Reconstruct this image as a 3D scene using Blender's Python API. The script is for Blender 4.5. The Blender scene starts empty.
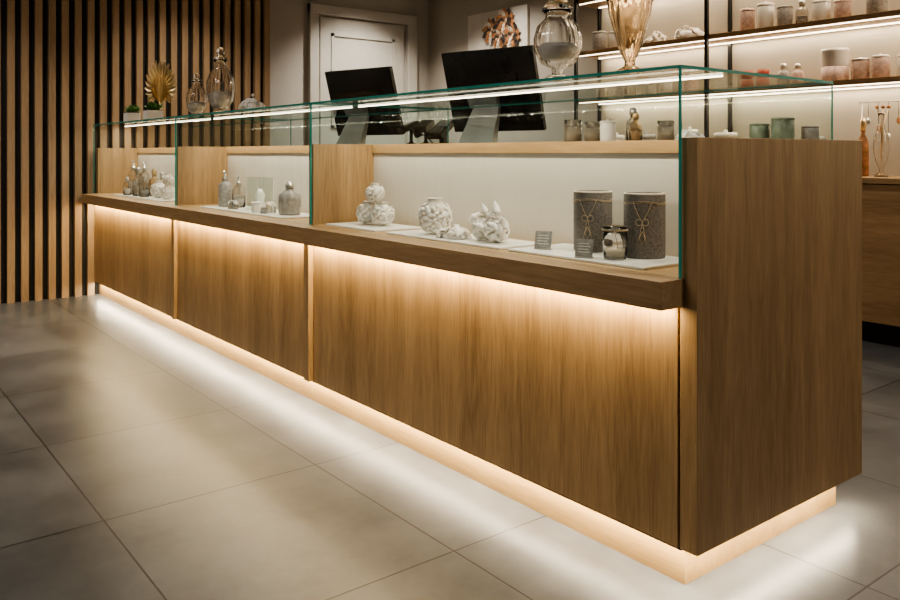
import bpy, bmesh, math, random
from mathutils import Matrix, Vector, Quaternion
random.seed(7)
S=bpy.context.scene
COL=S.collection

# ---------------------------------------------------------------- materials
def newmat(name):
    m=bpy.data.materials.new(name); m.use_nodes=True
    nt=m.node_tree; b=nt.nodes['Principled BSDF']
    return m,nt,b
def N(nt,t,**kw):
    n=nt.nodes.new(t)
    for k,v in kw.items(): setattr(n,k,v)
    return n
def plain(name,col,rough=.5,metal=0,noise=.12,nscale=8,bump=0,trans=0,ior=1.45,emit=None,es=0,coat=0):
    m,nt,b=newmat(name)
    tc=N(nt,'ShaderNodeTexCoord'); no=N(nt,'ShaderNodeTexNoise'); no.inputs['Scale'].default_value=nscale; no.inputs['Detail'].default_value=5
    nt.links.new(tc.outputs['Object'],no.inputs['Vector'])
    cr=N(nt,'ShaderNodeValToRGB'); nt.links.new(no.outputs['Fac'],cr.inputs['Fac'])
    lo=[c*(1-noise) for c in col]; hi=[min(1,c*(1+noise)) for c in col]
    cr.color_ramp.elements[0].position=.3; cr.color_ramp.elements[1].position=.7
    cr.color_ramp.elements[0].color=(*lo,1); cr.color_ramp.elements[1].color=(*hi,1)
    nt.links.new(cr.outputs['Color'],b.inputs['Base Color'])
    b.inputs['Roughness'].default_value=rough; b.inputs['Metallic'].default_value=metal
    b.inputs['Transmission Weight'].default_value=trans; b.inputs['IOR'].default_value=ior
    b.inputs['Coat Weight'].default_value=coat
    if emit: b.inputs['Emission Color'].default_value=(*emit,1); b.inputs['Emission Strength'].default_value=es
    if bump:
        bp=N(nt,'ShaderNodeBump'); bp.inputs['Strength'].default_value=bump; bp.inputs['Distance'].default_value=.005
        nt.links.new(no.outputs['Fac'],bp.inputs['Height']); nt.links.new(bp.outputs['Normal'],b.inputs['Normal'])
    return m
def wood(name,axis,c0,c1,rough=.45,sc=1.0):
    m,nt,b=newmat(name)
    tc=N(nt,'ShaderNodeTexCoord')
    def nz(across,along,detail,dist):
        mp=N(nt,'ShaderNodeMapping'); s=[across*sc]*3; s[axis]=along*sc
        mp.inputs['Scale'].default_value=s
        nt.links.new(tc.outputs['Object'],mp.inputs['Vector'])
        no=N(nt,'ShaderNodeTexNoise'); no.inputs['Scale'].default_value=1; no.inputs['Detail'].default_value=detail; no.inputs['Distortion'].default_value=dist
        nt.links.new(mp.outputs['Vector'],no.inputs['Vector']); return no
    a=nz(20,1.8,7,2.0); f=nz(230,11,4,.2); p=nz(10,.12,1,0)
    def mth(op,x,y):
        n=N(nt,'ShaderNodeMath',operation=op)
        for i,v in enumerate((x,y)):
            if isinstance(v,(int,float)): n.inputs[i].default_value=v
            else: nt.links.new(v,n.inputs[i])
        return n.outputs[0]
    v=mth('ADD',mth('MULTIPLY',a.outputs['Fac'],.34),mth('ADD',mth('MULTIPLY',f.outputs['Fac'],.36),mth('MULTIPLY',p.outputs['Fac'],.33)))
    cr=N(nt,'ShaderNodeValToRGB'); nt.links.new(v,cr.inputs['Fac'])
    e=cr.color_ramp.elements; e[0].position=.34; e[1].position=.70
    e[0].color=(*c0,1); e[1].color=(*c1,1)
    nt.links.new(cr.outputs['Color'],b.inputs['Base Color'])
    b.inputs['Roughness'].default_value=rough
    bp=N(nt,'ShaderNodeBump'); bp.inputs['Strength'].default_value=.12; bp.inputs['Distance'].default_value=.003
    nt.links.new(f.outputs['Fac'],bp.inputs['Height']); nt.links.new(bp.outputs['Normal'],b.inputs['Normal'])
    return m
OAK0=(.225,.135,.060); OAK1=(.49,.318,.158)
oak_v=wood('oak_vertical',2,OAK0,OAK1)
oak_x=wood('oak_lengthwise',0,(.23,.14,.064),(.49,.32,.16))
oak_slat=wood('oak_slat',2,(.22,.14,.075),(.43,.29,.165),rough=.5)
oak_lt=wood('oak_light',0,(.32,.195,.088),(.50,.33,.16))
oak_pl=wood('oak_plinth',0,(.20,.120,.045),(.37,.235,.098))
black=plain('black_paint',(.012,.011,.010),.6)
blackgl=plain('black_plastic',(.012,.012,.013),.25)
cream=plain('cream_panel',(.64,.60,.52),.35,noise=.03)
wallm=plain('wall_plaster',(.54,.505,.44),.8,noise=.05,nscale=3,bump=.05)
wallb=plain('wall_taupe',(.43,.39,.325),.8,noise=.05,nscale=3,bump=.05)
doorm=plain('door_paint',(.58,.55,.485),.45,noise=.03)
ceilm=plain('ceiling_paint',(.30,.27,.24),.9)
shellm=plain('shell_white',(.90,.86,.80),.4,noise=.08,nscale=40)
shellp=plain('shell_pink',(.82,.72,.62),.4,noise=.15,nscale=35)
shellb=plain('shell_crevice',(.74,.68,.59),.6,noise=.15,nscale=60)
whitem=plain('white_ceramic',(.78,.74,.68),.3,noise=.03)
trayg=plain('white_tray',(.86,.84,.79),.3,noise=.03)
gold=plain('gold_metal',(.75,.58,.34),.32,metal=1)
twine=plain('twine',(.42,.33,.22),.8,noise=.3,nscale=200)
silver=plain('silver_metal',(.62,.60,.57),.3,metal=1)
steel=plain('brushed_silver',(.72,.71,.70),.4,metal=.2)
stone=plain('stone_speckle',(.165,.142,.124),.65,noise=.45,nscale=200,bump=.3)
lite_rim=plain('wax_cream',(.62,.54,.42),.5)
greenc=plain('sage_glaze',(.22,.29,.22),.35,noise=.3,nscale=50)
redc=plain('red_glaze',(.42,.08,.05),.35)
pinkc=plain('blush_glaze',(.58,.42,.36),.35,noise=.3,nscale=40)
greyc=plain('grey_glaze',(.34,.32,.30),.35,noise=.3,nscale=60)
leafm=plain('leaf_green',(.09,.19,.05),.5,noise=.4,nscale=30)
orange=plain('petal_rust',(.34,.16,.07),.6,noise=.5,nscale=30)
canvasm=plain('canvas',(.64,.60,.53),.7,noise=.08,nscale=6)
dark=plain('print_ink',(.05,.04,.035),.6)
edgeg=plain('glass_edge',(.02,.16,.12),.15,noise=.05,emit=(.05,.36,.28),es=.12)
glassj=plain('jar_glass',(.95,.94,.92),.03,trans=1,noise=0,ior=1.42)
glassa=plain('amber_glass',(.88,.76,.60),.04,trans=1,noise=.05,ior=1.42)
glassg=plain('smoke_glass',(.80,.78,.76),.04,trans=1,noise=.05)
ledm=plain('led_diffuser',(1,.9,.75),.5,noise=0,emit=(1,.84,.62),es=6)
def pane():
    m,nt,b=newmat('clear_pane')
    out=nt.nodes['Material Output']; nt.nodes.remove(b)
    tr=N(nt,'ShaderNodeBsdfTransparent'); tr.inputs['Color'].default_value=(.955,.982,.972,1)
    gl=N(nt,'ShaderNodeBsdfGlossy'); gl.inputs['Roughness'].default_value=.015
    lw=N(nt,'ShaderNodeLayerWeight'); lw.inputs['Blend'].default_value=.5
    pw=N(nt,'ShaderNodeMath',operation='POWER'); pw.inputs[1].default_value=5
    ma=N(nt,'ShaderNodeMath',operation='MULTIPLY_ADD'); ma.inputs[1].default_value=.40; ma.inputs[2].default_value=.022
    nt.links.new(lw.outputs['Facing'],pw.inputs[0]); nt.links.new(pw.outputs[0],ma.inputs[0])
    mx=N(nt,'ShaderNodeMixShader')
    nt.links.new(ma.outputs[0],mx.inputs[0]); nt.links.new(tr.outputs[0],mx.inputs[1]); nt.links.new(gl.outputs[0],mx.inputs[2])
    nt.links.new(mx.outputs[0],out.inputs['Surface']); return m
panem=pane()
def floor_mat():
    m,nt,b=newmat('concrete_tile')
    tc=N(nt,'ShaderNodeTexCoord'); mp=N(nt,'ShaderNodeMapping'); mp.inputs['Location'].default_value=(1.29+79*.79-.0,1.065+.71*80,0)
    nt.links.new(tc.outputs['Object'],mp.inputs['Vector'])
    br=N(nt,'ShaderNodeTexBrick'); br.offset=0; br.squash=1
    I=br.inputs; I['Scale'].default_value=1; I['Brick Width'].default_value=.79; I['Row Height'].default_value=.71
    I['Mortar Size'].default_value=.0032; I['Mortar Smooth'].default_value=.2; I['Bias'].default_value=0
    I['Color1'].default_value=(.094,.096,.098,1); I['Color2'].default_value=(.078,.080,.082,1); I['Mortar'].default_value=(.018,.017,.016,1)
    nt.links.new(mp.outputs[0],br.inputs['Vector'])
    n1=N(nt,'ShaderNodeTexNoise'); n1.inputs['Scale'].default_value=3.0; n1.inputs['Detail'].default_value=9; n1.inputs['Roughness'].default_value=.66
    nt.links.new(tc.outputs['Object'],n1.inputs['Vector'])
    cr=N(nt,'ShaderNodeValToRGB'); cr.color_ramp.elements[0].position=.30; cr.color_ramp.elements[1].position=.70
    cr.color_ramp.elements[0].color=(.60,.60,.60,1); cr.color_ramp.elements[1].color=(1.38,1.37,1.35,1)
    nt.links.new(n1.outputs['Fac'],cr.inputs['Fac'])
    mx=N(nt,'ShaderNodeMix',data_type='RGBA',blend_type='MULTIPLY'); mx.inputs[0].default_value=1
    nt.links.new(br.outputs['Color'],mx.inputs[6]); nt.links.new(cr.outputs['Color'],mx.inputs[7])
    nt.links.new(mx.outputs[2],b.inputs['Base Color'])
    mr=N(nt,'ShaderNodeMapRange'); mr.inputs['From Min'].default_value=.2; mr.inputs['From Max'].default_value=.8; mr.inputs['To Min'].default_value=.27; mr.inputs['To Max'].default_value=.40
    nt.links.new(n1.outputs['Fac'],mr.inputs['Value']); nt.links.new(mr.outputs[0],b.inputs['Roughness'])
    b.inputs['Specular IOR Level'].default_value=.30
    bp=N(nt,'ShaderNodeBump',invert=True); bp.inputs['Strength'].default_value=.5; bp.inputs['Distance'].default_value=.003
    nt.links.new(br.outputs['Fac'],bp.inputs['Height']); nt.links.new(bp.outputs[0],b.inputs['Normal'])
    return m
floorm=floor_mat()

# ---------------------------------------------------------------- mesh builder
class MB:
    def __init__(s): s.bm=bmesh.new(); s.mats=[]
    def mi(s,m):
        if m not in s.mats: s.mats.append(m)
        return s.mats.index(m)
    def box(s,x0,x1,y0,y1,z0,z1,m,M=None):
        vs=[s.bm.verts.new((x,y,z)) for x in (x0,x1) for y in (y0,y1) for z in (z0,z1)]
        if M: 
            for v in vs: v.co=M@v.co
        k=s.mi(m)
        for f in ((0,1,3,2),(4,6,7,5),(0,4,5,1),(2,3,7,6),(0,2,6,4),(1,5,7,3)):
            s.bm.faces.new([vs[i] for i in f]).material_index=k
        return s
    def lathe(s,prof,m,c=(0,0,0),seg=32,M=None,mod=None):
        k=s.mi(m); rings=[]
        M=(M or Matrix.Identity(4)); c=Vector(c)
        for r,z in prof:
            if r<1e-5: rings.append([s.bm.verts.new(M@(c+Vector((0,0,z))))])
            else:
                ring=[]
                for i in range(seg):
                    t=2*math.pi*i/seg; rr=r*(mod(t,z) if mod else 1)
                    ring.append(s.bm.verts.new(M@(c+Vector((rr*math.cos(t),rr*math.sin(t),z)))))
                rings.append(ring)
        for a,b in zip(rings,rings[1:]):
            for i in range(seg):
                j=(i+1)%seg
                if len(a)==1 and len(b)==1: continue
                if len(a)==1: f=[a[0],b[i],b[j]]
                elif len(b)==1: f=[a[i],a[j],b[0]]
                else: f=[a[i],a[j],b[j],b[i]]
                fc=s.bm.faces.new(f); fc.material_index=k; fc.smooth=True
        return s
    def sph(s,c,r,m,n=10,M=None):
        if not isinstance(r,(tuple,list)): r=(r,r,r)
        T=(M or Matrix.Identity(4))@Matrix.Translation(c)@Matrix.Diagonal((*r,1))
        return s.lathe([(math.sin(math.pi*i/n),-math.cos(math.pi*i/n)) for i in range(n+1)],m,seg=2*n,M=T)
    def tube(s,pts,r,m,seg=8,closed=False):
        k=s.mi(m); pts=[Vector(p) for p in pts]; rings=[]; n=len(pts)
        for i,p in enumerate(pts):
            if closed: d=pts[(i+1)%n]-pts[i-1]
            else: d=pts[min(i+1,n-1)]-pts[max(i-1,0)]
            q=d.to_track_quat('Z','Y')
            rr=r[i] if isinstance(r,(list,tuple)) else r
            rings.append([s.bm.verts.new(p+q@Vector((rr*math.cos(2*math.pi*a/seg),rr*math.sin(2*math.pi*a/seg),0))) for a in range(seg)])
        pr=list(zip(rings,rings[1:]))
        if closed: pr.append((rings[-1],rings[0]))
        for a,b in pr:
            for i in range(seg):
                j=(i+1)%seg; f=s.bm.faces.new([a[i],a[j],b[j],b[i]]); f.material_index=k; f.smooth=True
        if not closed:
            s.bm.faces.new(rings[0][::-1]).material_index=k; s.bm.faces.new(rings[-1]).material_index=k
        return s
    def scallop(s,M,size,m):
        k=s.mi(m); R=9; Q=4; g=[]
        for q in range(Q+1):
            row=[]; u=q/Q
            for i in range(2*R+1):
                t=math.radians(-68+136*i/(2*R)); rib=(1 if i%2 else -1)
                rad=size*(.08+.92*u)*(1+.05*rib*u)
                z=size*(.42*math.sin(math.pi*(.12+.78*u))*math.cos(t)**.6+.05*rib*u)
                row.append(s.bm.verts.new(M@Vector((rad*math.sin(t),rad*math.cos(t)-size*.5,z))))
            g.append(row)
        for a,b in zip(g,g[1:]):
            for i in range(2*R):
                f=s.bm.faces.new([a[i],a[i+1],b[i+1],b[i]]); f.material_index=k; f.smooth=True
    def whelk(s,M,size,m):
        pr=[(0,-.9),(.07,-.85),(.16,-.6),(.33,-.3),(.42,-.08),(.40,.02),(.28,.08),(.31,.14),(.27,.24),(.18,.28),(.2,.33),(.16,.42),(.1,.46),(.11,.5),(.06,.6),(0,.68)]
        s.lathe([(a*size,b*size) for a,b in pr],m,seg=12,M=M,mod=lambda t,z:1+.12*math.cos(t)+.05*math.cos(5*t))
    def finish(s,name,loc=(0,0,0),parent=None,rotz=0,bevel=0):
        me=bpy.data.meshes.new(name); bmesh.ops.recalc_face_normals(s.bm,faces=s.bm.faces); s.bm.to_mesh(me); s.bm.free()
        for m in s.mats: me.materials.append(m)
        o=bpy.data.objects.new(name,me); COL.objects.link(o); o.location=loc; o.rotation_euler=(0,0,rotz)
        if parent: o.parent=parent
        if bevel:
            b=o.modifiers.new('bevel','BEVEL'); b.width=bevel; b.segments=2; b.limit_method='ANGLE'
        return o
def empty(name,loc=(0,0,0)):
    e=bpy.data.objects.new(name,None); COL.objects.link(e); e.location=loc; return e
def bx(name,d,m,parent=None,bevel=0):
    return MB().box(*d,m).finish(name,parent=parent,bevel=bevel)
def wall_glass(outer,th):
    inner=[(max(r-th,0),z) for r,z in outer if z>outer[0][1]+th*.8]
    return [(0,outer[0][1])]+outer+inner[::-1]+[(0,outer[0][1]+th)]
def align(n,roll=0):
    return Vector(n).to_track_quat('Z','Y').to_matrix().to_4x4()@Matrix.Rotation(roll,4,'Z')

def area(name,loc,size,sizey,power,col=(1,.72,.42),rot=(0,0,0),parent=None,spread=None,shape='RECTANGLE'):
    l=bpy.data.lights.new(name,'AREA'); l.shape=shape; l.size=size; l.size_y=sizey; l.energy=power; l.color=col
    if spread: l.spread=spread
    o=bpy.data.objects.new(name,l); COL.objects.link(o); o.location=loc; o.rotation_euler=rot
    if parent: o.parent=parent
    return o

# ---------------------------------------------------------------- room
bx('floor',(-6.2,4,-5,4,-.1,0),floorm)
bx('ceiling',(-6.2,4,-5,4,3.0,3.1),ceilm)
bx('wall_back',(-6.1,4,3.55,3.7,0,3.0),wallb)
bx('wall_left',(-6.1,-5.9,-5,3.55,0,3.0),wallm)
mb=MB(); mb.box(-5.899,-5.44,-5,1.44,0,2.999,black)
y=1.44-.055
while y>-4.9:
    mb.box(-5.44,-5.40,y,y+.05,0.0,2.999,oak_slat); y-=.092
mb.finish('wall_slats')
d=empty('door_1')
bx('leaf',(-5.899,-5.87,2.20,3.20,0.005,2.45),doorm,d)
bx('casing_side_1',(-5.899,-5.84,2.07,2.17,0,2.57),doorm,d,.006)
bx('casing_side_2',(-5.899,-5.84,3.24,3.36,0,2.57),doorm,d,.006)
bx('casing_top',(-5.899,-5.838,2.07,3.36,2.47,2.57),doorm,d,.006)
for i,(a,b_) in enumerate(((.25,1.15),(1.35,2.3))):
    mb=MB()
    for q in ((2.32,2.35,a,b_),(3.05,3.08,a,b_),(2.32,3.08,a,a+.03),(2.32,3.08,b_-.03,b_)):
        mb.box(-5.871,-5.858,q[0],q[1],q[2],q[3],doorm)
    mb.finish('panel_moulding_%d'%(i+1),parent=d)
mb=MB(); mb.tube([(-5.87,2.27,1.02),(-5.82,2.27,1.02),(-5.82,2.38,1.02)],.011,silver); mb.finish('handle',parent=d)
bx('baseboard_back',(-5.9,-4.3,3.535,3.55,0,.09),doorm)

# ---------------------------------------------------------------- display counter
C=empty('display_counter')
XL=-5.38; X0=.016
seams=[-1.884,-3.556]
bx('plinth',(XL,0,0,.775,0,.10),oak_pl,C)
bx('carcass',(XL,.011,-.030,.80,.10,.718),black,C)
panels=[(-1.878,.008),(-3.55,-1.935),(XL,-3.607)]
for i,(a,b_) in enumerate(panels): bx('front_panel_%d'%(i+1),(a,b_,-.042,-.028,.11,.717),oak_v,C)
for i,x in enumerate(seams): bx('front_post_%d'%(i+1),(x-.045,x,-.064,-.028,.11,.718),oak_v,C,.002)
bx('end_panel',(X0,.066,-.042,.808,.11,1.139),oak_v,C,.0015)
bx('far_end_panel',(XL-.0,XL+.05,-.03,.808,.788,1.139),oak_v,C)
bx('deck',(XL,.0155,-.042,.29,.745,.788),oak_lt,C)
bx('deck_front_lip',(XL,.030,-.135,-.0425,.718,.788),oak_x,C,.0015)
bx('back_panel',(XL+.05,X0-.001,.27,.29,.788,1.10),cream,C)
bx('back_rail',(XL+.05,X0-.001,.262,.30,1.10,1.139),oak_lt,C)
bx('worktop',(XL+.05,X0-.001,.30,.808,1.10,1.139),oak_x,C)
bx('worktop_extension',(XL+.05,-.65,.808,1.25,1.10,1.139),oak_x,C)
bx('rear_cabinet',(XL,.011,.29,.80,.718,1.10),oak_v,C)
bx('rear_desk_support',(XL+.1,-.75,1.12,1.2,0,1.10),oak_v,C)
for i,x in enumerate(seams): bx('case_divider_%d'%(i+1),(x-.04,x,-.040,.27,.788,1.139),oak_v,C)
GT=1.3185
def gl(n,d): return bx(n,d,panem,C)
xs=[.025]+seams+[XL+.02]
for i in range(3):
    gl('glass_front_%d'%(i+1),(xs[i+1]+.003,xs[i]-.003,-.054,-.047,.789,GT-.008))
    gl('glass_top_%d'%(i+1),(xs[i+1]+.003,xs[i],-.054,.703,GT-.008,GT))
    gl('glass_back_%d'%(i+1),(xs[i+1]+.003,xs[i]-.003,.697,.703,1.14,GT-.008))
gl('glass_end',(.019,.025,-.047,.697,1.14,GT-.008))
for i,x in enumerate(seams): gl('glass_divider_%d'%(i+1),(x-.022,x-.017,-.047,.697,1.14,GT-.008))
mb=MB()
mb.box(xs[-1],.0275,-.0565,-.0535,GT-.0075,GT+.0008,edgeg)
mb.box(.0245,.0275,-.0565,.705,GT-.0075,GT+.0008,edgeg)
mb.box(xs[-1],.0275,.703,.705,GT-.006,GT,edgeg)
mb.box(.0215,.0272,-.0562,-.0505,.789,GT,edgeg)
mb.box(.0225,.0265,.701,.705,1.14,GT,edgeg)
for x in seams:
    mb.box(x-.0045,x+.0005,-.0562,-.0475,.789,GT,edgeg)
    mb.box(x-.0025,x+.0005,-.05,.70,GT-.0085,GT+.0006,edgeg)
    mb.box(x-.0025,x+.0005,.699,.704,1.14,GT,edgeg)
mb.box(xs[-1]-.003,xs[-1]+.002,-.0565,-.05,.789,GT,edgeg)
mb.finish('glass_edges',parent=C)
for i in range(3):
    a,b_=xs[i+1]+.03,xs[i]-.03
    bx('case_led_%d'%(i+1),(a,b_,.169,.174,GT-.014,GT-.009),ledm,C)
    area('case_light_%d'%(i+1),((a+b_)/2,.1715,GT-.015),b_-a,.004,8,(1,.88,.70),parent=C)
WARM=(1,.77,.43)
segs=[(-1.875,.0),(-3.545,-1.94),(XL+.01,-3.61)]
for i,(a,b_) in enumerate(segs):
    area('lip_light_%d'%(i+1),((a+b_)/2,-.066,.716),b_-a,.010,12.5*(b_-a)/1.8,WARM,parent=C)
area('plinth_light_front',((XL+.06)/2,-.026,.098),.05-XL,.010,30,(1,.85,.62),parent=C)
area('plinth_light_end',(.045,.38,.098),.010,.82,5.2,(1,.85,.62),parent=C)

# ---------------------------------------------------------------- back counter and shelving
B=empty('back_cabinet')
bx('top',(-3.45,2.6,3.03,3.549,.925,.957),oak_x,B)
bx('body',(-3.45,2.6,3.07,3.549,.12,.925),black,B)
x=-3.45; i=1
while x<2.5:
    bx('cabinet_door_%d'%i,(x+.003,x+.602,3.052,3.07,.125,.918),oak_x,B); x+=.605; i+=1
bx('kick',(-3.45,2.6,3.11,3.54,0,.12),black,B)
Sh=empty('shelving_unit')
for i,z in enumerate((1.94,1.552,2.37)):
    bx('shelf_%d'%(i+1),(-3.44,2.6,3.25,3.545,z-.034,z),oak_lt,Sh,.002)
    bx('shelf_led_%d'%(i+1),(-3.40,2.6,3.50,3.512,z-.042,z-.034),ledm,Sh)
    area('shelf_light_%d'%(i+1),(-.4,3.506,z-.044),5.9,.012,12,(1,.83,.60),parent=Sh)
    bx('shelf_front_led_%d'%(i+1),(-3.40,2.6,3.262,3.270,z-.040,z-.034),ledm,Sh)
    area('shelf_front_light_%d'%(i+1),(-.4,3.266,z-.042),5.9,.008,12,(1,.83,.60),parent=Sh)
j=1
for x in (-3.415,-2.16,-.6,.9):
    for yy in (3.238,3.525):
        bx('post_%d'%j,(x-.012,x+.012,yy-.012,yy+.012,.9572,2.9),black,Sh); j+=1

# ---------------------------------------------------------------- small goods
def canister(name,loc,r,h,m,lid=None,knob=True):
    mb=MB()
    mb.lathe([(0,0),(r*.92,0),(r,h*.04),(r,h*.82),(r*.95,h*.86)],m,seg=28)
    L=lid or m
    mb.lathe([(r*.9,h*.84),(r*1.03,h*.85),(r*1.03,h*.93),(r*.9,h*.96),(0,h*.965)],L,seg=28)
    if knob: mb.sph((0,0,h*.985),(r*.2,r*.2,h*.05),L,6)
    return mb.finish(name,loc)
def candle_cup(name,loc,r,h,m):
    mb=MB(); mb.lathe(wall_glass([(r*.9,0),(r,.01*h),(r,h)],r*.08),m,seg=28)
    mb.lathe([(0,h*.1),(r*.86,h*.1),(r*.86,h*.7),(0,h*.68)],lite_rim,seg=24)
    mb.tube([(0,0,h*.66),(0,0,h*.8)],r*.05,dark,5); return mb.finish(name,loc)
def bottle(name,loc,r,h,m,cap):
    mb=MB(); mb.lathe([(0,0),(r*.9,0),(r,h*.05),(r,h*.5),(r*.85,h*.62),(r*.4,h*.7),(r*.33,h*.78)],m,seg=24)
    mb.lathe([(0,h*.77),(r*.5,h*.77),(r*.5,h*.94),(r*.3,h),(0,h)],cap,seg=20); return mb.finish(name,loc)
def gbottle(name,loc,r,h,m,cap,fill):
    mb=MB(); mb.lathe(wall_glass([(r*.9,0),(r,h*.05),(r,h*.5),(r*.85,h*.62),(r*.4,h*.7),(r*.36,h*.80)],.0025),m,seg=28)
    mb.lathe([(0,h*.05),(r*.82,h*.06),(r*.86,h*.34),(0,h*.36)],fill,seg=20)
    mb.lathe([(0,h*.79),(r*.5,h*.79),(r*.5,h*.94),(r*.3,h),(0,h)],cap,seg=20); return mb.finish(name,loc)
def pump(name,loc,r,h,m,rotz=0):
    mb=MB()
    out=[(r*.92,0),(r,h*.03),(r,h*.55),(r*.8,h*.63),(r*.36,h*.68),(r*.34,h*.72)]
    if m in (glassj,glassg,glassa):
        mb.lathe(wall_glass(out,.0025),m,seg=24); mb.lathe([(0,h*.04),(r*.84,h*.05),(r*.88,h*.36),(0,h*.37)],whitem if m is glassj else lite_rim,seg=20)
        mb.tube([(0,0,h*.38),(0,0,h*.72)],.002,silver,6)
    else: mb.lathe([(0,0)]+out,m,seg=24)
    mb.lathe([(0,h*.7),(r*.42,h*.7),(r*.42,h*.79),(r*.15,h*.8),(r*.15,h*.9),(0,h*.9)],silver,seg=16)
    mb.tube([(-r*.3,0,h*.93),(0,0,h*.945),(r*.7,0,h*.95),(r*.9,0,h*.9)],r*.13,silver,8)
    return mb.finish(name,loc,rotz=rotz)
def shell_pile(name,loc,wx,wy,h,n,sz):
    mb=MB()
    for i in range(n):
        a=random.random()*6.28; rr=math.sqrt(random.random())
        z=h*(1-rr)*random.random()*.9+sz*.5
        p=(wx/2*rr*math.cos(a),wy/2*rr*math.sin(a),z)
        nrm=Vector((math.cos(a)*rr+random.uniform(-.4,.4),math.sin(a)*rr+random.uniform(-.4,.4),.9))
        M=Matrix.Translation(p)@align(nrm,random.random()*6.28)
        k=sz*random.uniform(.7,1.15); mm=shellm if random.random()<.75 else shellp
        if random.random()<.65: mb.scallop(M,k,mm)
        else: mb.whelk(M@Matrix.Rotation(1.5,4,'X'),k*.7,mm)
    mb.lathe([(0,0),(.42,0),(.40,.25),(0,.55)],shellm,seg=18,M=Matrix.Diagonal((wx,wy,h,1)),mod=lambda t,z:1+.1*math.cos(5*t)+.06*math.cos(11*t))
    for v in mb.bm.verts: v.co.z=max(v.co.z,0)
    return mb.finish(name,loc)
def shell_ball(mb,c,r,n,sz,neck=True):
    mb.lathe([(0,-r*.97),(r*.5,-r*.90),(r*.85,-r*.5),(r*.93,0),(r*.85,r*.5),(r*.45,r*.86),(r*.42,r*1.06),(r*.50,r*1.12),(r*.40,r*1.12),(r*.34,r*.7),(0,r*.5)],shellb,c=c,seg=24)
    for i in range(n):
        z=-.88+1.62*(i+.5)/n; t=i*2.39996
        q=math.sqrt(1-z*z); nv=Vector((q*math.cos(t),q*math.sin(t),z))
        M=Matrix.Translation(Vector(c)+nv*r*.95)@align(nv,random.random()*6.28)
        mm=shellm if random.random()<.85 else shellp
        if i%3: mb.scallop(M,sz*random.uniform(.75,1.1),mm)
        else: mb.whelk(M@Matrix.Rotation(1.1,4,'X'),sz*.85,mm)
    for v in mb.bm.verts: v.co.z=max(v.co.z,0)
DZ=.788
def tray(x0,x1,y0,y1):
    mb=MB(); mb.box(x0,x1,y0,y1,DZ+.0002,DZ+.008,trayg); return mb.finish('display_tray',bevel=.002)
tray(-.66,-.12,-.012,.245); tray(-1.36,-.70,-.012,.20); tray(-1.83,-1.44,-.01,.22)
TZ=DZ+.0085
def stone_candle(loc,r,h,rotz):
    mb=MB(); mb.lathe([(0,0),(r*.97,0),(r,h*.02),(r,h*.97),(r*.97,h),(r*.90,h),(r*.88,h*.93),(0,h*.93)],stone,seg=48)
    mb.lathe([(r*.985,h*.975),(r*1.005,h*.985),(r*.985,h*1.002),(r*.89,h*1.002)],lite_rim,seg=48)
    mb.lathe([(0,h*.9),(r*.87,h*.935),(0,h*.94)],lite_rim,seg=32)
    for zz in (.865,.845):
        mb.tube([(r*1.01*math.cos(t),r*1.01*math.sin(t),h*zz+.003*math.sin(3*t+zz*9)) for t in [k*2*math.pi/40 for k in range(40)]],.0012,twine,6,closed=True)
    for s in (-.42,.42):
        pts=[]
        for k in range(12):
            u=k/11; t=s*(1-u)
            pts.append((r*1.02*math.cos(t),r*1.02*math.sin(t),h*(.86-.30*u**.8)))
        mb.tube(pts,.0012,twine,6)
    c=Vector((r*1.03,0,h*.56))
    for s in (-1,1):
        mb.tube([c+Vector((0,s*.018*math.sin(t/2)*abs(math.sin(t/2)),.009*math.sin(t))) for t in [k*2*math.pi/16 for k in range(17)]],.0012,twine,6)
        mb.tube([c,c+Vector((0,s*.006,-.03)),c+Vector((.001,s*.012,-.062))],.0011,twine,6)
    mb.tube([c+Vector((0.001,0,-.026)),c+Vector((.001,.009,-.044)),c+Vector((.001,0,-.062)),c+Vector((.001,-.009,-.044))],.0012,gold,6,closed=True)
    return mb.finish('stone_candle',loc,rotz=rotz)
stone_candle((-.466,.172,TZ),.060,.185,-1.1)
stone_candle((-.262,.168,TZ),.060,.187,-1.0)
mb=MB(); r=.036;h=.095
mb.lathe(wall_glass([(r*.85,0),(r*.9,.002),(r,h*.5),(r*.97,h)],.002),glassj,seg=28)
for zz in (.90,.87): mb.tube([(r*1.0*math.cos(t),r*1.0*math.sin(t),h*zz) for t in [k*2*math.pi/30 for k in range(30)]],.0014,twine,6,closed=True)
mb.tube([(r*1.02,0,h*.88),(r*1.05,.006,h*.6),(r*1.02,.01,h*.35)],.0012,twine,6)
mb.lathe([(0,.004),(r*.78,.004),(r*.84,h*.30),(0,h*.31)],lite_rim,seg=20)
mb.finish('glass_tealight_holder',(-.283,.062,TZ),rotz=-.9)
def card(loc,rotz=.45,w=.05,h=.045):
    mb=MB(); T=Matrix.Translation((0,0,.003))@Matrix.Rotation(math.radians(-14),4,'X')
    mb.box(-w/2,w/2,-.001,.001,0,h,greyc,T); mb.box(-w/2,w/2,-.004,.018,0,.002,greyc)
    for k in range(4): mb.box(-w*.36,w*(.36-.1*(k%2)),-.0016,-.001,h*(.25+.16*k),h*(.29+.16*k),whitem,T)
    mb.finish('price_card',loc,rotz=rotz)
card((-.575,.06,TZ),w=.055,h=.055); card((-.352,.006,TZ),w=.052,h=.052)
mb=MB()
shell_ball(mb,(-.050,.0,.048),.045,50,.020); shell_ball(mb,(.050,.012,.048),.045,50,.020); shell_ball(mb,(0,.005,.134),.038,40,.018)
mb.finish('shell_covered_jars',(-1.632,.11,TZ))
mb=MB(); shell_ball(mb,(0,0,.064),.063,84,.020); mb.finish('shell_covered_vase',(-1.18,.09,TZ))
mb=MB()
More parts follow.
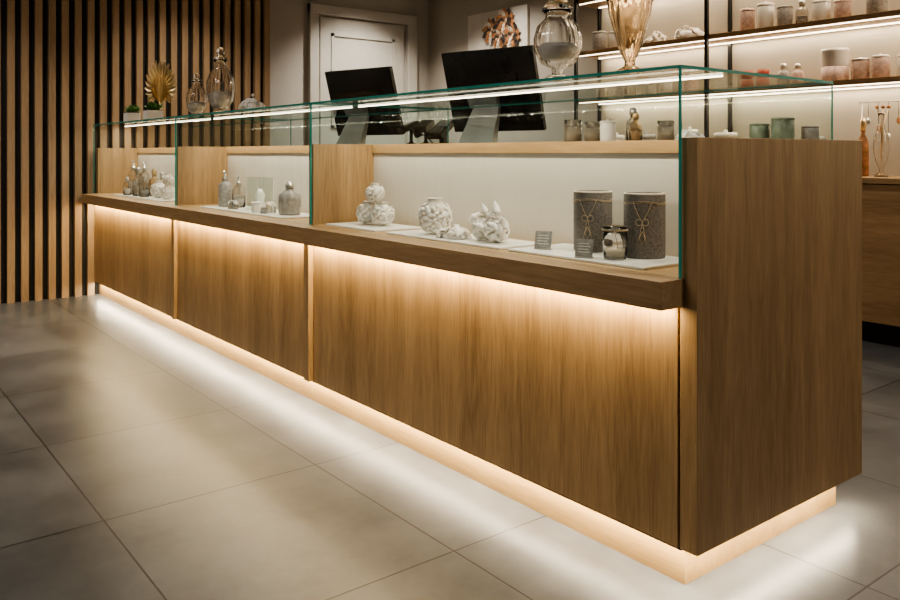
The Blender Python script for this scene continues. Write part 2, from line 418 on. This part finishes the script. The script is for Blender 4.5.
shell_ball(mb,(-.040,.02,.042),.040,40,.022); shell_ball(mb,(.048,.0,.042),.040,40,.022)
for p,t,a in (((-.04,.02,.10),.3,0),((.048,0,.10),-.3,1),((0,.01,.085),.6,2),((-.075,.0,.075),.9,3),((.08,.0,.07),-.9,4),((.0,-.03,.05),1.2,5),((.02,.02,.11),.1,6)):
    mb.whelk(Matrix.Translation(p)@Matrix.Rotation(a,4,'Z')@Matrix.Rotation(t,4,'X')@Matrix.Rotation(math.pi,4,'X'),.034,shellm)
mb.finish('shell_covered_jars',(-.86,.075,TZ))
shell_pile('seashell_pile',(-1.015,.05,TZ),.13,.09,.045,26,.028)
tray(-3.28,-2.25,-.01,.215)
pump('soap_dispenser',(-3.16,.09,TZ),.038,.21,greyc,-.6); pump('soap_dispenser',(-3.04,.12,TZ),.036,.18,glassj,-.6)
mb=MB()
for (a,b_,c_,d_) in ((-.07,.07,-.045,-.042),(-.07,.07,.042,.045),(-.07,-.067,-.042,.042),(.067,.07,-.042,.042),):
    mb.box(a,b_,c_,d_,0,.17,panem)
mb.box(-.074,.074,-.049,.049,0,.004,whitem); 
mb.box(-.074,.074,-.049,.049,.17,.174,panem)
for sx in (-.07,.07):
    for sy in (-.045,.045): mb.box(sx-.0015,sx+.0015,sy-.0015,sy+.0015,.004,.17,whitem)
mb.lathe([(0,.004),(.028,.004),(.03,.02),(.018,.05),(.024,.08),(.01,.11),(0,.112)],shellm,seg=18,mod=lambda t,z:1+.15*math.cos(6*t))
mb.finish('acrylic_display_box',(-2.79,.13,TZ))
canister('cream_pot',(-2.63,.04,TZ),.028,.055,whitem); canister('cream_pot',(-2.92,.035,TZ),.028,.05,glassg); canister('cream_pot',(-2.55,.08,TZ),.026,.06,glassg)
mb=MB(); mb.lathe([(0,0),(.046,0),(.054,.01),(.056,.07),(.052,.10),(.022,.12),(.016,.132)],greyc,seg=30,mod=lambda t,z:1+.03*math.cos(9*t+z*90)*math.cos(9*t-z*90))
mb.lathe([(0,.13),(.022,.13),(.022,.148),(0,.165)],silver,seg=18); mb.finish('patterned_bottle',(-2.385,.10,TZ))
card((-2.50,.015,TZ),w=.04,h=.03)
tray(-5.0,-3.95,-.01,.215)
pump('soap_dispenser',(-4.88,.10,TZ),.038,.26,glassj,-.6); pump('soap_dispenser',(-4.75,.14,TZ),.036,.25,glassg,-.6)
gbottle('perfume_bottle',(-4.64,.06,TZ),.038,.20,glassj,silver,lite_rim); gbottle('perfume_bottle',(-4.54,.14,TZ),.036,.19,glassa,gold,lite_rim); gbottle('perfume_bottle',(-4.47,.05,TZ),.034,.15,glassj,silver,greyc)
gbottle('perfume_bottle',(-4.81,.035,TZ),.028,.13,glassj,silver,whitem); gbottle('perfume_bottle',(-4.40,.15,TZ),.032,.17,glassj,silver,whitem)
mb=MB(); shell_ball(mb,(0,0,.055),.055,60,.020); mb.finish('shell_covered_vase',(-4.28,.09,TZ))
mb=MB(); shell_ball(mb,(0,0,.045),.045,44,.02); shell_ball(mb,(.0,0,.13),.035,30,.018); mb.finish('shell_covered_jars',(-4.08,.08,TZ))

# ---------------------------------------------------------------- on the glass top
GZ=GT+.001
quilt=lambda t,z:1+.035*math.cos(10*t+z*110)*math.cos(10*t-z*110)
out=[(.040,0),(.044,.006),(.018,.020),(.018,.034),(.050,.052),(.072,.095),(.074,.125),(.062,.165),(.040,.188),(.036,.20),(.045,.212)]
mb=MB(); mb.lathe(wall_glass(out,.004),glassj,seg=60,mod=quilt)
mb.lathe([(0,.213),(.048,.213),(.046,.222),(.03,.24),(.012,.252),(.008,.262),(.017,.275),(.012,.29),(0,.297)],glassj,seg=32)
mb.lathe([(0,.062),(.045,.066),(.062,.10),(.05,.112),(0,.118)],shellm,seg=20,mod=lambda t,z:1+.06*math.cos(7*t))
mb.finish('glass_apothecary_jar',(-.482,.033,GZ))
out=[(.034,0),(.036,.008),(.015,.022),(.014,.036),(.028,.06),(.042,.11),(.058,.17),(.063,.205),(.052,.24),(.034,.262),(.030,.275),(.042,.292)]
mb=MB(); mb.lathe(wall_glass(out,.004),glassa,seg=60,mod=lambda t,z:1+.05*math.cos(8*t+z*70)*math.cos(8*t-z*70))
for sgn in (-1,1):
    mb.tube([(sgn*.030,0,.275),(sgn*.06,0,.285),(sgn*.078,0,.255),(sgn*.07,0,.22),(sgn*.058,0,.20)],.005,glassa,8)
mb.finish('amber_glass_vase',(-.205,.033,GZ),rotz=.9)
def decanter(loc,r,h,m,k=8,nm='glass_decanter'):
    o=[(.55,0),(.6,.015),(.42,.04),(.5,.07),(.85,.18),(1,.36),(.96,.48),(.72,.62),(.42,.70),(.36,.76),(.5,.80)]
    mb=MB(); mb.lathe(wall_glass([(a*r,b*h) for a,b in o],.004),m,seg=56,mod=lambda t,z:1+.04*math.cos(k*t+z*60)*math.cos(k*t-z*60))
    mb.lathe([(0,h*.79),(r*.5,h*.80),(r*.46,h*.83),(r*.2,h*.86),(r*.28,h*.9),(r*.33,h*.94),(r*.2,h*.985),(0,h)],m,seg=28)
    mb.lathe([(0,h*.08),(r*.5,h*.09),(r*.8,h*.2),(r*.85,h*.28),(r*.4,h*.33),(0,h*.34)],shellb,seg=20,mod=lambda t,z:1+.06*math.cos(7*t))
    return mb.finish(nm,loc)
decanter((-3.107,.04,GZ),.078,.375,glassj)
decanter((-3.48,.045,GZ),.062,.26,glassj,6)
shell_pile('shell_cluster',(-2.71,.05,GZ),.16,.10,.08,28,.04)
mb=MB(); k=mb.mi(gold); n=19; c0=mb.bm.verts.new((0,0,.10)); ring1=[];ring2=[]
for i in range(2*n+1):
    t=math.radians(-128+256*i/(2*n)); piv=(1 if i%2 else -1)
    L=.115*(1.0+.28*math.cos(t)) ; 
    ring1.append(mb.bm.verts.new((.5*L*math.sin(t),.006*piv,.175+.5*L*math.cos(t)*1.35)))
    L2=L*(1.0 if i%2 else .8)
    ring2.append(mb.bm.verts.new((L2*math.sin(t),.005*piv,.175+L2*math.cos(t)*1.35)))
for i in range(2*n):
    for f in ([c0,ring1[i],ring1[i+1]],[ring1[i],ring2[i],ring2[i+1],ring1[i+1]]): mb.bm.faces.new(f).material_index=k
mb.tube([(0,0,.01),(0,0,.12)],.006,gold); mb.lathe([(0,0),(.035,0),(.035,.008),(.012,.02),(.008,.03),(0,.03)],gold,seg=20)
o=mb.finish('gold_palm_leaf_ornament',(-4.38,.13,GZ),rotz=.75)
o.scale=(1,1,1.15)
so=o.modifiers.new('s','SOLIDIFY'); so.thickness=.002
def plant(loc,w,hp,hl):
    mb=MB(); q=w/2
    mb.box(-q,q,-q,q,0,hp,whitem); mb.box(-q*.88,q*.88,-q*.88,q*.88,hp,hp+.004,dark)
    km=mb.mi(leafm)
    for i in range(90):
        a=random.random()*6.28; el=random.uniform(.4,1.5); L=hl*random.uniform(.6,1.05)
        dv=Vector((math.cos(a)*math.cos(el)*.9,math.sin(a)*math.cos(el)*.9,math.sin(el))); b0=Vector((random.uniform(-.6,.6)*q,random.uniform(-.6,.6)*q,hp))
        sd=dv.cross(Vector((0,0,1))).normalized()*L*.2; up=Vector((0,0,-.12*L))
        v=[mb.bm.verts.new(p) for p in (b0,b0+dv*L*.55+sd,b0+dv*L+up,b0+dv*L*.55-sd)]
        mb.bm.faces.new(v).material_index=km
    mb.finish('potted_succulent',loc)
plant((-4.58,.0,GZ),.09,.06,.07); plant((-4.16,.01,GZ),.10,.06,.075)

# ---------------------------------------------------------------- point of sale screens
WZ=1.139
def screen(loc,rotz,w,h):
    mb=MB()
    T=Matrix.Translation((0,.02,.075))@Matrix.Rotation(math.radians(17),4,'X')
    mb.box(-w/2,w/2,-.012,.014,0,h,blackgl,T)
    mb.box(-w/2+.012,w/2-.012,.014,.016,.012,h-.012,dark,T)
    mb.box(-w*.3,w*.3,-.024,-.012,h*.25,h*.70,blackgl,T)
    k=mb.mi(steel)
    pr=[(-.16,0),(.10,0),(.10,.010),(-.115,.012),(-.05,.20),(-.065,.205),(-.165,.012)]
    A=[mb.bm.verts.new((-.125,y_,z_)) for y_,z_ in pr]; Bv=[mb.bm.verts.new((.075,y_,z_)) for y_,z_ in pr]
    n=len(pr)
    for L_ in (A,Bv):
        for i_ in (4,5): L_[i_].co.x*=.75
    mb.bm.faces.new(A).material_index=k; mb.bm.faces.new(Bv[::-1]).material_index=k
    for i in range(n): mb.bm.faces.new([A[i],A[(i+1)%n],Bv[(i+1)%n],Bv[i]]).material_index=k
    return mb.finish('pos_monitor',loc,rotz=rotz,bevel=.002)
screen((-1.85,.99,WZ+.0005),.28,.54,.42); screen((-3.07,.99,WZ+.0005),.28,.54,.42)
def scanner(loc,rotz):
    mb=MB(); mb.lathe([(0,0),(.05,0),(.05,.01),(.015,.02),(.01,.03),(.01,.10),(0,.10)],blackgl,seg=24)
    T=Matrix.Translation((0,0,.10))@Matrix.Rotation(.4,4,'X'); mb.box(-.035,.035,-.07,.05,0,.035,blackgl,T)
    mb.box(-.02,.02,.01,.045,-.06,0,blackgl,T)
    mb.tube([(0,.04,.09),(.03,.09,.05),(.08,.1,.02),(.14,.06,.006)],.004,blackgl)
    mb.finish('barcode_scanner',loc,rotz=rotz,bevel=.002)
scanner((-2.42,.96,WZ+.0005),.5); scanner((-2.62,1.0,WZ+.0005),-.2)
mb=MB(); T=Matrix.Translation((0,0,.05))@Matrix.Rotation(.5,4,'X')
mb.box(-.045,.045,-.09,.09,.03,.06,blackgl,T); mb.box(-.035,.035,.0,.08,.06,.062,greyc,T)
for q in range(9): mb.box(-.03+.022*(q%3),-.014+.022*(q%3),-.075+.022*(q//3),-.06+.022*(q//3),.06,.064,greyc,T)
mb.box(-.055,.055,-.07,.07,0,.014,blackgl); mb.box(-.014,.014,-.02,.02,.01,.085,blackgl)
mb.finish('card_reader',(-2.22,.93,WZ+.0005),rotz=.4,bevel=.002)

WZ+=.0004
candle_cup('candle_glass',(-.86,.50,WZ),.032,.085,glassj); candle_cup('candle_glass',(-.78,.52,WZ),.030,.075,glassj)
canister('small_jar',(-.69,.50,WZ),.028,.08,whitem); gbottle('scent_bottle',(-.60,.53,WZ),.024,.12,glassj,silver,lite_rim)
gbottle('scent_bottle',(-.54,.47,WZ),.022,.10,glassa,gold,lite_rim); candle_cup('candle_glass',(-.46,.53,WZ),.028,.07,glassj)
shell_pile('seashell_heap',(-.36,.52,WZ),.10,.08,.05,14,.022)
canister('green_jar',(-.155,.60,WZ),.030,.055,greenc,knob=False); canister('green_jar',(-.078,.60,WZ),.034,.072,greenc,knob=False)
canister('grey_jar',(-.022,.66,WZ),.025,.045,greyc,knob=False)

Y=3.38; Z1=1.9403; Z2=1.5523
canister('storage_canister',(-3.28,Y,Z1),.06,.17,greyc); canister('storage_canister',(-3.10,Y,Z1),.06,.15,whitem)
gbottle('shelf_bottle',(-2.95,Y,Z1),.04,.16,glassj,silver,pinkc)
shell_pile('decorative_shells',(-2.70,Y,Z1),.17,.12,.12,20,.05); shell_pile('decorative_shells',(-2.42,Y,Z1),.24,.14,.12,26,.055)
canister('storage_canister',(-1.93,Y,Z1),.05,.17,pinkc); canister('storage_canister',(-1.79,Y,Z1),.055,.19,whitem); canister('storage_canister',(-1.65,Y,Z1),.05,.15,greyc)
gbottle('shelf_bottle',(-1.53,Y,Z1),.04,.17,glassg,silver,whitem)
canister('storage_canister',(-1.40,Y,Z1),.055,.15,whitem); canister('storage_canister',(-1.26,Y,Z1),.05,.13,pinkc); canister('storage_canister',(-1.05,Y,Z1),.06,.17,greyc)
def stackcups(loc):
    mb=MB()
    for q in range(2):
        z=.062*q; mb.lathe([(0,z),(.03,z),(.042,z+.01),(.045,z+.055),(.041,z+.055),(.036,z+.02),(0,z+.018)],redc,seg=24)
    mb.finish('stacked_cups',loc)
stackcups((-1.93,Y,Z2)); stackcups((-1.80,Y-.02,Z2))
bottle('shelf_bottle',(-1.66,Y,Z2),.04,.15,greyc,silver); bottle('shelf_bottle',(-1.56,Y,Z2),.04,.14,pinkc,silver)
mb=MB(); r=.082
mb.lathe([(0,0),(r*.95,0),(r,.01),(r,.095),(0,.095)],pinkc,seg=32); mb.lathe([(0,.0955),(r*.9,.0955),(r*.95,.105),(r*.95,.19),(r*.99,.192),(r*.99,.21),(0,.214)],whitem,seg=32)
mb.finish('stacked_canisters',(-1.31,Y,Z2))
canister('storage_canister',(-1.15,Y,Z2),.052,.14,pinkc,silver); canister('storage_canister',(-1.03,Y,Z2),.052,.15,pinkc,whitem); canister('storage_canister',(-.88,Y,Z2),.05,.14,whitem)
for i,(x,m) in enumerate(((-3.25,whitem),(-3.05,greyc),(-2.85,glassj),(-2.62,whitem),(-2.40,pinkc))): canister('storage_canister',(x,Y,Z2),.05,.12+.02*(i%3),m)
BZ=.9573
for x,r,h,m in ((-1.45,.07,.26,greyc),(-1.25,.06,.22,greyc),(-2.1,.08,.30,whitem),(-2.4,.06,.33,whitem),(-2.8,.07,.30,greyc),(-3.1,.06,.3,whitem)):
    canister('tall_canister',(x,Y,BZ),r,h,m)
bottle('tall_bottle',(-1.12,Y-.03,BZ),.033,.36,orange,gold)
mb=MB(); o=[(.035,0),(.04,.005),(.012,.03),(.012,.05),(.03,.09),(.045,.17),(.04,.24),(.018,.29),(.014,.36),(.02,.38)]
mb.lathe(wall_glass(o,.003),glassj,seg=28)
for a in (-.5,0,.5): mb.tube([(0,0,.1),(.01*a,.01,.3),(.07*a,.02,.42)],.002,gold,5); mb.sph((.07*a,.02,.42),.012,orange,5)
mb.finish('bud_vase',(-.98,Y-.1,BZ))
mb=MB(); 
for sx in (-.22,.22): mb.tube([(sx,0,.01),(sx,0,.46)],.004,silver); mb.lathe([(0,0),(.04,0),(.04,.008),(0,.012)],silver,c=(sx,0,0),seg=20)
mb.tube([(-.24,0,.46),(.24,0,.46)],.004,silver)
for q in range(7):
    x=-.18+.06*q; L=.1+.05*(q%3)
    mb.tube([(x,0,.46),(x,0,.46-L)],.0016,dark,5); mb.sph((x,0,.46-L-.018),(.013,.008,.024),orange if q%2 else silver,5)
mb.finish('jewellery_stand',(-.95,3.44,BZ))

mb=MB(); mb.box(-5.18,-4.30,3.52,3.549,2.02,2.50,canvasm)
for fx,fz,s in ((-4.80,2.30,.14),(-4.60,2.37,.15),(-4.50,2.22,.13),(-4.68,2.22,.12)):
    for ring,(np_,ls) in enumerate(((11,1),(9,.7),(6,.4))):
        for p in range(np_):
            t=2*math.pi*p/np_+ring*.3+fx; L=s*ls
            M=Matrix.Translation((fx,3.515-.006*ring,fz))@Matrix.Rotation(t,4,'Y')
            w=L*.33
            v=[mb.bm.verts.new(M@Vector(c)) for c in ((0,0,0),(-w,-.01,L*.6),(0,-.02,L),(w,-.01,L*.6))]
            mb.bm.faces.new(v).material_index=mb.mi((orange,dark,orange,lite_rim)[(ring+p)%4])
mb.tube([(-4.66,3.515,2.2),(-4.8,3.512,2.04)],.004,dark,5)
mb.finish('floral_wall_picture')

# ---------------------------------------------------------------- ceiling lights
CW=(1,.92,.82)
def down(x,y,p,ang=75,blend=.7):
    mb=MB(); mb.lathe([(.05,-.004),(.075,-.006),(.078,0),(.05,0)],whitem,seg=28); mb.lathe([(0,-.001),(.05,-.001)],ledm,seg=28)
    o=mb.finish('ceiling_downlight',(x,y,2.999))
    l=bpy.data.lights.new('spot','SPOT'); l.energy=p; l.color=CW; l.spot_size=math.radians(ang); l.spot_blend=blend; l.shadow_soft_size=.06
    q=bpy.data.objects.new('spot',l); COL.objects.link(q); q.parent=o; q.location=(0,0,-.02)
for x,y,p,ang in ((-4.6,-1.0,80,95),(-3.0,-1.0,50,80),(-1.2,-1.1,36,75),(-5.2,2.6,180,110),(-4.6,.6,110,100),(-4.4,2.9,140,110),(-2.5,2.2,100,90),(-.4,2.0,70,90),(1.1,.3,100,110),(-4.7,-2.6,50,95)):  # the spot beyond the counter's near end is added to brighten the end panel
    down(x,y,p,ang)
area('ceiling_fill_light',(-1.5,-2.5,2.97),2.5,.5,45,CW)  # unseen soft fill added overhead, no panel fixture here
W=bpy.data.worlds.new('World'); S.world=W; W.use_nodes=True
W.node_tree.nodes['Background'].inputs[0].default_value=(.9,.84,.78,1); W.node_tree.nodes['Background'].inputs[1].default_value=.16

cam=bpy.data.cameras.new('camera'); co=bpy.data.objects.new('camera',cam); COL.objects.link(co)
co.location=(1.263,-1.746,1.1); co.rotation_euler=(math.radians(90),0,math.radians(52))
cam.sensor_width=36; cam.lens=32.52; cam.shift_y=-.1633; cam.clip_start=.05
S.camera=co
S.view_settings.view_transform='AgX'
try: S.view_settings.look='AgX - Medium High Contrast'
except Exception as ex: print('look',ex)
S.view_settings.exposure=.15
